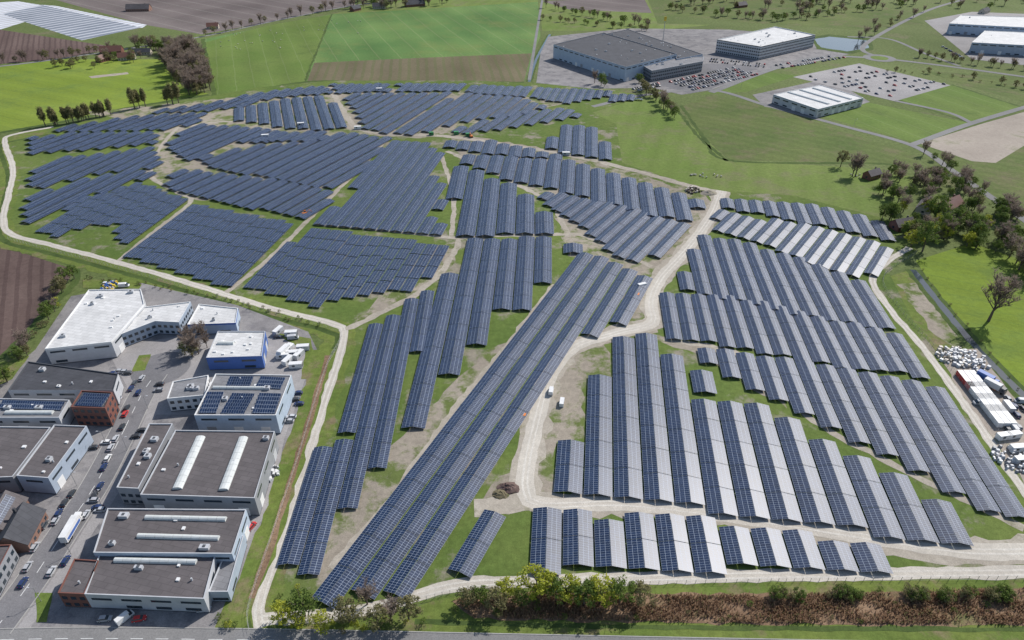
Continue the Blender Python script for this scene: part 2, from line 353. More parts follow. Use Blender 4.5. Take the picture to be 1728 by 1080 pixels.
# ---------------------------------------------------------------- business estate
field('paved_yard',[(-300,700),(0,640),(60,590),(120,500),(240,478),(400,515),(520,560),(535,590),(500,700),(470,800),(435,900),(375,1060),(300,1072),(-300,1075)],.083,'pave')
field('brick_apron',[(180,590),(340,560),(450,560),(525,575),(515,640),(480,740),(455,860),(425,900),(430,700),(240,700)],.095,'paved2')
street=[(262,632),(238,668),(200,745),(160,820),(110,895),(50,985),(-12,1068)]
ribbon('street',street,11,.12,'asph',kerb=True)
ring('turning_circle',(272,622),0,13,.126,'asph')
ribbon('parking_strip',street,4,.11,'paved2',off=8.5)
for q in [[(235,600),(255,598),(245,625),(222,628)],[(60,1000),(90,1000),(80,1050),(62,1050)],[(140,470),(200,476),(240,480),(235,488),(140,486)],[(455,560),(525,572),(530,600),(520,640),(508,640),(516,590)],[(0,612),(50,600),(20,640),(0,650)]]:
    field('planting_bed',q,.14,'verge',.3,3)
ribbon('grass_verge',[(545,590),(520,690),(490,790),(455,900),(410,1010),(390,1060)],9,.112,'verge',.8)
ribbon('reed_ditch',[(553,600),(528,690),(497,790),(460,910),(425,1010)],2.5,.127,'reed',.4)

def building(name,px,h,wall,roof,par=.5,style='hall',sky=(),units=0,pv=(),band=None,storey=3.3,accent='mgrey'):
    W=ccw([G(x,y,h) for x,y in px]); e=empty(name); n=len(W)
    ins=[]
    for i in range(n):
        p0,p1,p2=Vector(W[i-1]),Vector(W[i]),Vector(W[(i+1)%n])
        d1=(p1-p0).normalized();d2=(p2-p1).normalized(); n1=Vector((-d1.y,d1.x));n2=Vector((-d2.y,d2.x))
        bb=(n1+n2); k=bb.length_squared
        ins.append(p1+bb*(2*.35/max(k,.4))*1.0)
    b=MB([wall,band or wall,'dgrey']); 
    zt=h+par
    for i in range(n):
        j=(i+1)%n
        b.face([(*W[i],0),(*W[j],0),(*W[j],.5),(*W[i],.5)],2)
        b.face([(*W[i],.5),(*W[j],.5),(*W[j],zt-1.0),(*W[i],zt-1.0)]); b.face([(*W[i],zt-1.0),(*W[j],zt-1.0),(*W[j],zt),(*W[i],zt)],1)
    b.obj('walls',e)
    b=MB([accent,roof])
    for i in range(n):
        j=(i+1)%n
        b.face([(*W[i],zt),(*W[j],zt),(*ins[j],zt),(*ins[i],zt)]); b.face([(*ins[j],h),(*ins[i],h),(*ins[i],zt),(*ins[j],zt)])
    b.obj('parapet',e)
    b=MB([roof]); b.face([(*q,h) for q in ins]); b.obj('roof',e)
    w=MB(['glass']); d=MB(['mgrey','white',accent])
    for i in range(n):
        a=Vector(W[i]);c=Vector(W[(i+1)%n]);L=(c-a).length
        if L<5: continue
        u=(c-a)/L; o=Vector((u.y,-u.x)); ang=math.atan2(u.y,u.x)
        if style=='office':
            k=int(L/2.6)
            for s in range(max(1,int(h/storey))):
                for q in range(k):
                    p=a+u*(L*(q+.5)/k)+o*.0; w.box(p.x,p.y,s*storey+1.0,1.7,.12,1.5,ang)
        else:
            k=max(1,int(L/9))
            for q in range(k):
                p=a+u*(L*(q+.5)/k); r=R.random()
                if r<.45: d.box(p.x,p.y,.1,3.8,.14,min(4,h*.6),ang,mi=R.choice([0,1,2]))
                elif r<.8:
                    w.box(p.x,p.y,1.0,5,.12,1.3,ang)
                if h>6.5: w.box(p.x,p.y,h-2.4,6.5,.12,1.0,ang)
    if w.f: w.obj('windows',e)
    if d.f: d.obj('doors',e)
    if sky:
        b=MB(['skyl'])
        for (x0,y0,x1,y1,wd) in sky:
            a=Vector(G(x0,y0,h));c=Vector(G(x1,y1,h));u=(c-a).normalized();nn=Vector((-u.y,u.x));L=(c-a).length
            pr=[(-wd/2,.3),(-wd*.4,.8),(-wd*.15,1.1),(wd*.15,1.1),(wd*.4,.8),(wd/2,.3)]
            k=max(1,int(L/3))
            for s in range(k):
                A=a+u*(L*s/k+.05);B=a+u*(L*(s+1)/k-.05)
                ra=[(*(A+nn*x),h+z) for x,z in pr];rb=[(*(B+nn*x),h+z) for x,z in pr]
                for q in range(5): b.face([ra[q],rb[q],rb[q+1],ra[q+1]])
                b.face(ra);b.face(rb[::-1])
            b.box((a.x+c.x)/2,(a.y+c.y)/2,h,L,wd,.3,math.atan2(u.y,u.x))
        b.obj('skylights',e)
    if units:
        b=MB(['lgrey','dgrey','white']); xs=[q[0] for q in ins];ys=[q[1] for q in ins]
        k=0
        for _ in range(units*6):
            x=R.uniform(min(xs),max(xs));y=R.uniform(min(ys),max(ys))
            if not all(inside([tuple(q) for q in ins],x+dx,y+dy) for dx in(-2,2) for dy in(-2,2)): continue
            t=R.random(); aa=math.atan2(W[1][1]-W[0][1],W[1][0]-W[0][0])
            if t<.5: b.box(x,y,h,R.uniform(.8,1.4),R.uniform(.8,1.4),.5,aa,mi=2)
            elif t<.8:
                b.box(x,y,h,R.uniform(1.5,3.2),R.uniform(1.2,2),1.3,aa,mi=0); b.box(x,y,h+1.3,.9,.9,.2,aa,mi=1)
            else: b.tube((x,y,h),(x,y,h+1.2),.3,.3,8,0)
            k+=1
            if k>=units: break
        if b.f: b.obj('rooftop_units',e)
    if pv:
        b=MB(['pv','pvm'])
        for (ax,ay,bx,by,cx,cy,nr) in pv:
            A=Vector(G(ax,ay,h+.5));B=Vector(G(bx,by,h+.5));C=Vector(G(cx,cy,h+.5))
            for r in range(nr):
                p=A+(C-A)*(r/nr);q=B+(C-A)*(r/nr);s=(C-A)/nr*.8;L=(B-A).length;wd=s.length
                lo=[(*p,h+.25),(*q,h+.25),(*(q+s),h+.25),(*(p+s),h+.25)]
                hi=[(*p,h+.9),(*q,h+.9),(*(q+s),h+.4),(*(p+s),h+.4)]
                b.face(hi,0,[(0,0),(L,0),(L,wd),(0,wd)])
                for t in range(4): b.face([lo[t],lo[(t+1)%4],hi[(t+1)%4],hi[t]],1)
        b.obj('roof_solar_panels',e)
    return e
building('white_warehouse',[(150,490),(238,489),(244,514),(188,578),(76,590)],9,'lgrey','r_white',units=10,accent='white',band='white')
building('white_office_wing',[(236,520),(322,510),(302,545),(262,543),(192,570)],7.5,'bluegrey','r_white',style='office',units=3,accent='white')
building('small_business_unit',[(336,514),(402,521),(398,546),(316,549)],6,'pale','r_white',units=3,accent='white',band='blue')
building('blue_business_unit',[(368,560),(448,560),(442,602),(348,605)],7,'blue','r_white',units=9,accent='lgrey',sky=[(368,580,395,580,2)])
building('black_roof_warehouse',[(48,611),(200,632),(192,660),(130,660),(14,660)],8,'lgrey','r_dark',units=6,accent='dgrey')
building('brick_office',[(138,660),(190,663),(178,690),(120,688)],10,'brick','r_dark',style='office',pv=[(142,664,186,666,126,685,4)],accent='brick')
building('grey_roof_warehouse',[(-60,672),(118,676),(100,706),(-80,706)],8,'lgrey','r_grey',units=4,pv=[(5,676,110,679,-5,690,2)],accent='lgrey',sky=[(10,697,90,697,2)])
building('brown_roof_warehouse',[(-60,720),(86,722),(22,806),(-120,812)],8,'mgrey','r_brown',units=4,accent='lgrey')
building('workshop_hall',[(92,718),(147,720),(82,808),(28,804)],8.5,'bluegrey','r_brown',units=4,accent='lgrey')
building('white_office',[(292,645),(352,634),(346,668),(282,674)],7,'white','r_grey',style='office',units=4,accent='white')
building('solar_roof_hall',[(364,632),(492,634),(466,702),(328,702)],10,'pale','r_grey',units=6,accent='white',
  pv=[(388,636,428,636,380,655,4),(440,636,482,638,430,655,3),(350,662,378,662,335,698,5),(392,664,430,665,372,698,6),(438,664,475,665,425,698,5)],sky=[(360,655,455,656,1.6)])
building('twin_skylight_hall',[(296,727),(464,729),(430,842),(237,836)],9,'mgrey','r_brown',units=5,accent='lgrey',sky=[(339,738,299,826,3.6),(411,739,377,828,3.6)])
building('front_office_wing',[(252,716),(292,716),(234,826),(197,824)],8.5,'mgrey','r_brown',style='office',units=6,accent='lgrey')
building('skylight_warehouse',[(182,859),(416,861),(392,936),(158,934)],8.5,'pale','r_brown',units=5,accent='lgrey',sky=[(246,874,382,877,1.8),(233,905,370,909,1.8)])
building('garage_hall',[(168,937),(364,939),(345,1012),(143,1004)],7,'lgrey','r_brown',units=4,accent='lgrey',sky=[(194,946,332,949,1.8)])
building('brick_office',[(126,944),(167,947),(143,1004),(98,1002)],7,'brick','r_brown',style='office',accent='brick',units=2)
building('side_annex',[(392,905),(412,905),(385,1000),(352,1000)],5,'bluegrey','r_grey',accent='lgrey')
building('brick_office',[(-30,922),(20,920),(-14,985),(-80,985)],7,'mgrey','r_brown',style='office',accent='brick')
def house(name,px,py,w,l,h,ang,wall='brick2',roof='tile',pvr=False):
    x,y=G(px,py); e=empty(name); c,s=math.cos(ang),math.sin(ang)
    def T(u,v,z): return (x+c*u-s*v,y+s*u+c*v,z)
    b=MB([wall]); b.box(x,y,0,l,w,h,ang)
    rz=h+w*.42
    for sg in(-1,1): b.face([T(sg*l/2,-w/2,h),T(sg*l/2,w/2,h),T(sg*l/2,0,rz)])
    b.obj('walls',e)
    b=MB([roof]); 
    for sg in(-1,1):
        lo=[T(-l/2-.4,sg*(w/2+.5),h-.35),T(l/2+.4,sg*(w/2+.5),h-.35),T(l/2+.4,0,rz+.1),T(-l/2-.4,0,rz+.1)]
        b.face([(p[0],p[1],p[2]+.15) for p in lo]); b.face(lo[::-1])
        b.face([lo[0],lo[1],(lo[1][0],lo[1][1],lo[1][2]+.15),(lo[0][0],lo[0][1],lo[0][2]+.15)])
    q=T(l*.3,w*.15,0); b.box(q[0],q[1],h,.8,.8,w*.42+.8,ang); b.obj('roof',e)
    b=MB(['glass']); 
    for sg in(-1,1):
        for k in range(int(l/3)):
            q=T(-l/2+1.5+3*k,sg*w/2,0); b.box(q[0],q[1],1,1.3,.12,1.3,ang)
        q=T(sg*l/2,0,0); b.box(q[0],q[1],1.2,.12,1.6,1.3,ang)
    b.obj('windows',e)
    if pvr:
        b=MB(['pv']); b.face([T(-l*.4,-w*.45,h+.35),T(l*.4,-w*.45,h+.35),T(l*.4,-w*.08,rz-.05),T(-l*.4,-w*.08,rz-.05)],0,[(0,0),(l*.8,0),(l*.8,5),(0,5)]); b.obj('roof_solar_panels',e)
sa=(Vector(G(262,632))-Vector(G(50,985))).normalized(); SA=math.atan2(sa.y,sa.x)
for k,(x,y) in enumerate([(-40,878),(10,884),(40,905)]): house('brick_house',x,y,11,15,4.2,SA+.1+.0*k,'brick2','r_dark' if k!=1 else 'r_brown',k==1)
for x,y,w,l,a in [(215,100,10,18,.3),(175,103,9,14,1.2),(240,92,8,22,.1),(190,90,12,24,.2),(640,14,10,20,.2),(600,18,9,16,1),(700,10,14,30,.4),(360,48,9,15,.2),(235,18,14,34,.1),(1600,352,10,18,.6),(1560,355,9,16,.9),(1520,385,8,13,.3),(1470,300,7,12,.5),(1250,12,10,18,.5),(1660,22,9,20,.7)]:
    house('farmhouse',x,y,w,l,3.6,a,R.choice(['brick','brick2','beige']),R.choice(['tile','r_dark','r_brown']))
# distant commercial halls
building('distribution_hall',[(934,76),(1018,56),(1142,92),(1056,114)],15,'pale','r_dark',units=20,accent='mgrey',par=.8,band='bluegrey')
building('distribution_hall_extension',[(1020,58),(1060,50),(1186,92),(1142,100),(1138,92)],12,'bluegrey','r_dark',units=20,accent='mgrey',style='office')
building('showroom_annex',[(1086,112),(1140,97),(1188,96),(1186,104),(1100,120)],11,'mgrey','r_grey',units=8,accent='lgrey',style='office')
building('white_roof_hall',[(1210,68),(1308,46),(1376,60),(1284,80)],14,'lgrey','r_white',units=18,accent='white',par=1,style='office',band='dgrey')
building('white_skylight_hall',[(1305,160),(1384,144),(1457,166),(1380,185)],8,'lgrey','r_white',accent='white',band='bluegrey',
  sky=[(1330,156,1398,176,3),(1350,152,1417,172,3),(1372,149,1436,168,3)])
building('logistics_hall',[(1602,40),(1622,26),(1900,34),(1900,56)],13,'pale','r_white',accent='white',units=8)
building('logistics_hall',[(1640,72),(1662,52),(1900,62),(1900,86)],12,'bluegrey','r_white',accent='white',units=8)
x,y=G(1118,74); b=MB(['steel','yellow']); b.tube((x,y,0),(x,y,32),.5,.3,8); b.box(x,y,27,3,.8,5,0,1); b.obj('sign_mast')
# ---------------------------------------------------------------- solar arrays
def clip(poly,d,n,c):
    xs=[];k=len(poly)
    for i in range(k):
        a=Vector(poly[i]);b=Vector(poly[(i+1)%k]);ca,cb=a.dot(n)-c,b.dot(n)-c
        if (ca>0)!=(cb>0):
            q=a+(b-a)*(ca/(ca-cb)); xs.append(q.dot(d))
    xs.sort(); return [(xs[i],xs[i+1]) for i in range(0,len(xs)-1,2)]
def solar(px,vx,pitch=11.4,tilt=12,tab=14,gap=.25,fill=.94,quant=4.0,minl=9,jit=.07):
    poly=[G(x,y,1.6) for x,y in px]; d=VD(vx); n=Vector((d.y,-d.x))
    cs=[Vector(p).dot(n) for p in poly]; c0,c1=min(cs),max(cs); k=max(1,round((c1-c0)/pitch)); pt=(c1-c0)/k
    b=MB(['pv','under','pvm','steel'])
    hw=pt*fill/2; rise=hw*math.tan(math.radians(tilt)); ez=1.0
    for i in range(k):
        c=c0+(i+.5)*pt
        iv=clip(poly,d,n,c)
        for s0,s1 in iv:
            L=s1-s0
            if L<minl: continue
            s0=round(s0/quant)*quant; s1=round(s1/quant)*quant
            nt_=max(1,round((s1-s0)/tab)); step=(s1-s0)/nt_
            if step<2: continue
            uoff=R.randint(0,999); zj=[R.uniform(-jit,jit) for _ in range(nt_+1)]
            for q in range(nt_):
                a0=s0+q*step+gap/2; a1=s0+(q+1)*step-gap/2
                for sg in(-1,1):
                    o0,o1=sg*.1,sg*hw
                    tj=R.uniform(-jit,jit)*.5
                    def pnt(s,o,z): v=d*s+n*(c+o); return (v.x,v.y,z)
                    zr0,zr1=ez+rise+zj[q],ez+rise+zj[q+1]; ze0,ze1=ez+zj[q]+tj,ez+zj[q+1]+tj
                    T=[pnt(a0,o1,ze0),pnt(a1,o1,ze1),pnt(a1,o0,zr1),pnt(a0,o0,zr0)]
                    if sg>0: T=T[::-1]
                    U=a1-a0; V=hw-.12; nn_=max(1,round(V/1.66)); V=nn_*1.66; U=round(U)
                    uvm={0:(0,0),1:(U,0),2:(U,V),3:(0,V)}; idx=[0,1,2,3]
                    if sg>0: idx=[3,2,1,0]
                    uvs=[(uvm[t][0]+uoff+q*40,uvm[t][1]+ (sg+1)*16.6) for t in idx]
                    A,B,C=Vector(T[0]),Vector(T[1]),Vector(T[2])
                    if (B-A).cross(C-A).z<0: T=T[::-1]; uvs=uvs[::-1]
                    b.face(T,0,uvs)
                    Bt=[(p[0],p[1],p[2]-.07) for p in T]; b.face(Bt[::-1],1)
                    for t in range(4): b.face([Bt[t],Bt[(t+1)%4],T[(t+1)%4],T[t]],2)
                for s in (a0+1.0,a1-1.0):
                    for o,zz in((-hw*.85,ez+rise*.12),(0,ez+rise),(hw*.85,ez+rise*.12)):
                        v=d*s+n*(c+o); b.box(v.x,v.y,0,.14,.14,zz-.08,0,3)
                    for sg in(-1,1):
                        A=d*s+n*(c);Bv=d*s+n*(c+sg*hw*.98)
                        b.tube((A.x,A.y,ez+rise-.2),(Bv.x,Bv.y,ez-.2),.06,.06,4,3,False)
    if b.f: b.obj('solar_panel_array')
VM=1000
solar([(893,962),(898,860),(1005,857),(1007,876),(1058,876),(1060,866),(1170,872),(1280,888),(1390,905),(1500,920),(1545,926),(1562,957),(1440,958)],960,11.3)
solar([(940,836),(940,745),(985,742),(985,630),(1027,628),(1027,568),(1113,565),(1118,597),(1160,600),(1170,672),(1258,674),(1305,683),(1320,708),(1368,712),(1376,738),(1422,742),(1436,768),(1480,772),(1497,802),(1548,808),(1566,840),(1613,845),(1634,883),(1682,885),(1697,912),(1640,912),(1530,905),(1340,880),(1220,862),(1090,842)],1025,11.5)
solar([(1165,623),(1203,624),(1210,660),(1170,660)],1000,11.4)
solar([(1175,583),(1300,600),(1540,642),(1592,658),(1728,853),(1728,873),(1700,875),(1620,835),(1540,785),(1440,740),(1345,690),(1250,645),(1180,603)],VM,8.6,quant=2,minl=5)
solar([(1113,498),(1160,490),(1300,512),(1440,545),(1515,562),(1572,637),(1430,618),(1280,592),(1125,567)],VM,8.6)
solar([(1182,395),(1250,405),(1350,435),(1455,475),(1515,555),(1400,541),(1280,515),(1150,487),(1142,460),(1165,455),(1165,435),(1172,415)],VM,8.6)
solar([(1212,352),(1265,362),(1268,374),(1300,366),(1420,390),(1510,420),(1462,470),(1400,455),(1300,415),(1202,385)],1900,8.6)
solar([(1225,335),(1340,340),(1450,360),(1498,380),(1512,408),(1410,385),(1300,362),(1218,350)],1100,9)
# middle
solar([(790,403),(932,399),(928,475),(890,478),(887,520),(847,520),(840,578),(802,578),(790,635),(750,636),(737,716),(686,716),(744,460),(782,458)],930,10.6,minl=14)
solar([(728,488),(718,590),(697,590),(677,755),(652,760),(632,800),(604,800),(592,850),(572,850),(545,930),(515,975),(480,975),(530,750),(582,742),(618,555),(650,542),(685,508)],850,7.6)
solar([(980,426),(1010,432),(1064,450),(1068,460),(1102,464),(1098,478),(1083,490),(1057,546),(1018,546),(1002,567),(966,567),(855,722),(887,725),(885,738),(716,1003),(684,1000),(655,1008),(600,998),(568,1017),(528,1000)],1500,10.6)
solar([(820,853),(857,862),(796,974),(750,965)],1500,10.6)
solar([(950,408),(975,408),(985,426),(950,426)],960,11,minl=5)
solar([(765,280),(800,282),(830,302),(858,305),(862,325),(893,330),(900,355),(930,358),(936,392),(768,398)],900,12)
solar([(900,318),(1000,335),(1162,375),(1155,392),(1085,445),(1040,430),(985,385),(930,350)],1750,8.6)
solar([(752,236),(830,237),(950,262),(940,268),(860,262),(760,250)],980,11.4,minl=5)
solar([(782,258),(860,264),(950,268),(1030,290),(1100,312),(1160,330),(1162,372),(1095,362),(990,332),(860,303),(782,276)],1000,11.6)
solar([(1160,333),(1190,340),(1188,350),(1162,348)],1000,10,minl=3,quant=2)
solar([(940,208),(1005,215),(1008,236),(1032,240),(1030,270),(975,262),(920,247),(922,232),(945,230)],1000,11)
# upper left
solar([(665,235),(715,238),(755,265),(730,295),(752,310),(748,345),(728,360),(752,385),(745,395),(530,375),(590,330),(600,300),(640,265)],1120,8.5)
solar([(325,342),(497,375),(385,483),(212,430)],1114,7,tilt=4,tab=13,gap=.7,fill=.93,jit=.02)
solar([(520,382),(757,412),(737,455),(690,492),(640,490),(590,498),(530,517),(410,482)],1114,7,tilt=4,tab=13,gap=.7,fill=.93,jit=.02)
solar([(235,305),(317,335),(215,410),(190,397),(205,378),(150,376),(95,398),(52,386),(100,360),(130,335)],1114,7,tilt=4,tab=13,gap=.7,fill=.93,jit=.02)
solar([(500,238),(582,222),(657,232),(630,272),(560,318),(400,290),(350,282),(330,265),(430,243)],1550,10.5,fill=.88)
solar([(320,285),(480,302),(562,322),(555,345),(510,368),(400,345),(280,318),(290,290)],1550,10.5,fill=.88)
solar([(335,208),(400,212),(470,217),(462,238),(390,240),(350,255),(310,270),(275,238)],1500,10,fill=.88)
solar([(470,222),(560,220),(545,236),(440,238)],1550,9,minl=4)
solar([(48,230),(130,222),(265,222),(262,241),(170,250),(45,258)],1400,10,minl=5,fill=.88)
solar([(50,287),(100,265),(255,248),(273,275),(255,284),(170,290),(46,320)],1300,10,minl=5,fill=.88)
solar([(42,332),(130,302),(230,282),(262,293),(200,312),(130,337),(38,378)],1300,10,minl=5,fill=.88)
solar([(80,221),(120,210),(240,193),(345,188),(335,205),(280,218),(180,220)],1500,10,fill=.88)
solar([(230,190),(400,165),(440,168),(400,180),(345,186)],1500,10,fill=.88)
solar([(400,162),(470,150),(552,144),(560,156),(470,163),(420,172)],1400,9,minl=4)
solar([(393,183),(470,168),(552,159),(588,215),(540,218),(480,214),(398,201)],400,10.5,fill=.85)
solar([(556,141),(656,140),(658,153),(566,156)],1200,9,minl=4)
solar([(668,140),(786,140),(775,153),(672,153)],1200,9,minl=4)
solar([(795,142),(900,146),(885,162),(790,155)],1200,9,minl=4)
solar([(905,147),(1035,152),(1030,160),(960,174),(900,164)],1200,9,minl=4)
solar([(1030,160),(1062,158),(1085,168),(1030,170)],1200,9,minl=4)
solar([(575,157),(762,155),(722,182),(652,225),(612,214),(602,195)],1400,10.5,fill=.85)
solar([(778,155),(872,163),(925,178),(880,192),(790,203),(740,214),(692,228),(662,222),(742,176)],1400,10.5,fill=.86)
solar([(762,219),(860,190),(958,180),(980,195),(880,211),(782,225)],1500,10,fill=.88)
# ---------------------------------------------------------------- trees
def treemesh(name,kind,seed):
    r=random.Random(seed); lm={'g':'leaf_g','d':'leaf_d','y':'leaf_y','o':'leaf_o','p':'leaf_o','b':'twig','s':'leaf_o','sg':'leaf_g','sy':'leaf_y'}[kind]
    b=MB(['bark',lm])
    shrub=kind in('s','sg','sy')
    Ht={'p':15,'b':12}.get(kind,10); 
    if shrub: Ht=4
    th=Ht*(.1 if shrub else .22); cr=Ht*{'p':.15,'b':.38}.get(kind,.42 if not shrub else .55)
    b.tube((0,0,0),(0,0,th),Ht*.03,Ht*.022,7); b.tube((0,0,th),(r.uniform(-.3,.3),r.uniform(-.3,.3),Ht*.8),Ht*.022,.04,6)
    cz=(th+Ht)/2+.2; rz=(Ht-th)/2
    nl=9 if kind!='b' else 16
    tips=[]
    for i in range(nl):
        a=i*2.4+r.uniform(-.4,.4); z0=th+(Ht*.45)*i/nl; rad=cr*r.uniform(.55,.9); z1=min(Ht*.97,z0+rz*r.uniform(.5,1.2))
        tip=Vector((math.cos(a)*rad,math.sin(a)*rad,z1)); b.tube((0,0,z0),tip,Ht*.012,.04,5,0,False); tips.append((Vector((0,0,z0)),tip))
    if kind=='b':
        for A,T in tips:
            for j in range(7):
                q=A+(T-A)*r.uniform(.3,1); e=q+Vector((r.uniform(-1.6,1.6),r.uniform(-1.6,1.6),r.uniform(.4,2)))
                b.tube(q,e,.06,.02,3,0,False)
                for k in range(13):
                    s=q+(e-q)*r.uniform(.2,1); e2=s+Vector((r.uniform(-1,1),r.uniform(-1,1),r.uniform(0,1.1)))
                    w=Vector((r.uniform(-1,1),r.uniform(-1,1),0)).normalized()*.085
                    b.face([s-w,s+w,e2+w*.4,e2-w*.4],1)
        return b.mesh(name)
    nc=50 if not shrub else 20
    for i in range(nc):
        while True:
            v=Vector((r.uniform(-1,1),r.uniform(-1,1),r.uniform(-1,1)))
            if .35<v.length<1: break
        taper=1-.35*max(0,v.z)
        c=Vector((v.x*cr*taper,v.y*cr*taper,cz+v.z*rz*.92)); cl=Ht*r.uniform(.06,.12)*(1.5 if shrub else 1)
        for k in range(32):
            u=Vector((r.gauss(0,1),r.gauss(0,1),r.gauss(0,1))).normalized(); p=c+u*cl*r.uniform(.5,1.1)
            if p.z<.05: p.z=.1
            nn=(u+Vector((r.uniform(-.7,.7),r.uniform(-.7,.7),r.uniform(-.2,.9)))).normalized()
            t=nn.orthogonal().normalized(); w=nn.cross(t); sz=Ht*r.uniform(.018,.034)*(1.4 if shrub else 1)
            a=r.uniform(0,6.28); t2=t*math.cos(a)+w*math.sin(a); w2=nn.cross(t2)
            b.face([p-t2*sz,p-w2*sz*.7,p+t2*sz,p+w2*sz*.7],1)
    return b.mesh(name)
TM={}
nm={'g':'broadleaf_tree','d':'dark_leaf_tree','y':'spring_willow_tree','o':'budding_tree','p':'poplar_tree','b':'bare_tree','s':'shrub','sg':'green_shrub','sy':'lime_shrub'}
for k in nm: TM[k]=[treemesh(nm[k],k,i*7+ord(k[0])+len(k)) for i in range(4)]
def tree(px,py,k,s=1.0,w=False):
    x,y=(px,py) if w else G(px,py)
    s*=R.uniform(.78,1.22)
    inst(nm[k],R.choice(TM[k]),x,y,0,R.uniform(0,6.28),(s*R.uniform(.85,1.15),s*R.uniform(.85,1.15),s*R.uniform(.9,1.1)))
def wood(px,n,kinds,s=1.0):
    p=[G(*q) for q in px]; xs=[q[0] for q in p];ys=[q[1] for q in p];k=0
    while k<n:
        x=R.uniform(min(xs),max(xs));y=R.uniform(min(ys),max(ys))
        if inside(p,x,y): tree(x,y,R.choice(kinds),s,True);k+=1
def line(px,n,kinds,s=1,j=1.5):
    p=spline(px,3)
    for i in range(n):
        q=p[int((i+.5)/n*len(p))]; tree(q.x+R.uniform(-j,j),q.y+R.uniform(-j,j),R.choice(kinds),s,True)
wood([(272,108),(290,84),(325,84),(350,118),(358,158),(325,164),(300,148)],80,'bbbo',1.5)
wood([(195,80),(300,72),(335,84),(290,98),(250,88)],26,'bbog',1.2)
line([(82,212),(130,206),(185,194)],20,'p',.9,2)
for q in [(228,184),(236,182),(246,180),(283,176),(292,176),(302,174)]: tree(*q,'p',1.15)
wood([(85,112),(190,96),(260,98),(265,106),(120,122)],22,'gboo',.9)
line([(0,108),(100,98),(200,84)],14,'bo',.9,4)
line([(340,62),(480,32),(640,4),(760,-8)],30,'bbo',1.0,4)
wood([(580,0),(740,-8),(760,8),(600,20)],30,'bbog',1.2)
wood([(60,-8),(300,-20),(300,-4),(80,2)],30,'bbo',1.1)
line([(920,14),(1000,30),(1100,48)],20,'bog',1.0,6); line([(915,34),(1010,44),(1090,52)],16,'og',.8,5)
line([(1120,15),(1240,30),(1330,34),(1420,20)],34,'bog',1.0,10)
wood([(1120,-12),(1500,-4),(1560,10),(1440,25),(1150,8)],80,'bbog',1.1)
wood([(1560,-8),(1760,-8),(1760,8),(1640,18),(1580,10)],24,'bog',1.1)
line([(1450,70),(1500,40),(1560,20)],12,'bo',.9,8)
line([(1085,150),(1110,172),(1140,200)],16,'oobg',1.0,4)
line([(1005,140),(1018,146)],3,'gb',1.0,2); tree(1078,140,'g',1.1)
line([(1500,120),(1600,128),(1728,150)],22,'so',.7,5)
line([(1540,95),(1640,108),(1760,122)],18,'ob',.8,3)
tree(1443,298,'b',1.9);tree(1438,298,'b',1.5);tree(1418,282,'o',1.0)
wood([(1465,330),(1510,290),(1560,295),(1600,320),(1560,340),(1480,350)],30,'goobb',.9)
wood([(1560,300),(1600,300),(1728,370),(1728,400),(1640,370)],34,'bogg',.95)
wood([(1480,365),(1560,350),(1640,372),(1720,410),(1690,430),(1580,415),(1540,420)],52,'gggoyb',1.0)
for q in [(1590,400),(1640,395),(1612,385),(1700,420),(1556,425),(1577,370)]: tree(*q,'g',1.5)
wood([(1700,430),(1760,430),(1800,500),(1728,470),(1690,450)],24,'bbo',1.2)
tree(1668,542,'b',2.2)
line([(1560,262),(1600,285),(1660,330)],9,'bg',.9,4)
line([(1550,450),(1610,525),(1670,595),(1745,690)],14,'s',.35,1.5)
# estate edge and bottom
line([(128,460),(75,540),(20,625),(-30,690)],30,['s','sy','o','g','b','s'],.8,3)
line([(150,470),(240,480),(330,495),(450,525),(540,555)],40,['s','sg'],.45,2)
line([(350,590),(325,600),(318,585)],5,'bgo',.8,2); tree(325,600,'b',1.1); tree(345,578,'b',1.1)
for q in [(480,1052,'y',1.1),(505,1060,'y',.8),(515,1040,'g',1.0),(548,1062,'y',.7),(590,1050,'o',1.0),(600,1062,'y',.5),(640,1062,'o',1.0),(660,1045,'b',.9),(690,1045,'o',1.0),(620,1020,'b',.8),
   (855,1010,'y',1.1),(838,1030,'o',.9),(905,1005,'y',1.2),(925,1000,'y',1.0),(938,1015,'g',1.1),(958,1012,'y',1.0),(985,1022,'g',1.1),(1012,1018,'y',1.0),(1045,1020,'g',1.0),(1078,1020,'o',1.0),(812,1015,'g',.8),(790,1020,'o',.7),(880,1022,'g',.8)]: tree(*q)
line([(770,1028),(1100,1030)],16,['s','sg'],.6,4)
for cx_,n in((1320,8),(1420,11),(1545,8),(1610,9),(1690,12)): 
    for _ in range(n): tree(cx_+R.uniform(-26,26),1008+R.uniform(-6,6),R.choice(['sg','s','sg']),1.0)
line([(480,1008),(560,1048),(700,1055)],20,['s','sg','sy'],.5,4)
line([(370,1052),(400,1048)],4,['sy','sg'],.6,2)
line([(1120,1020),(1400,1030),(1728,1020)],14,['s','sg'],.45,7)
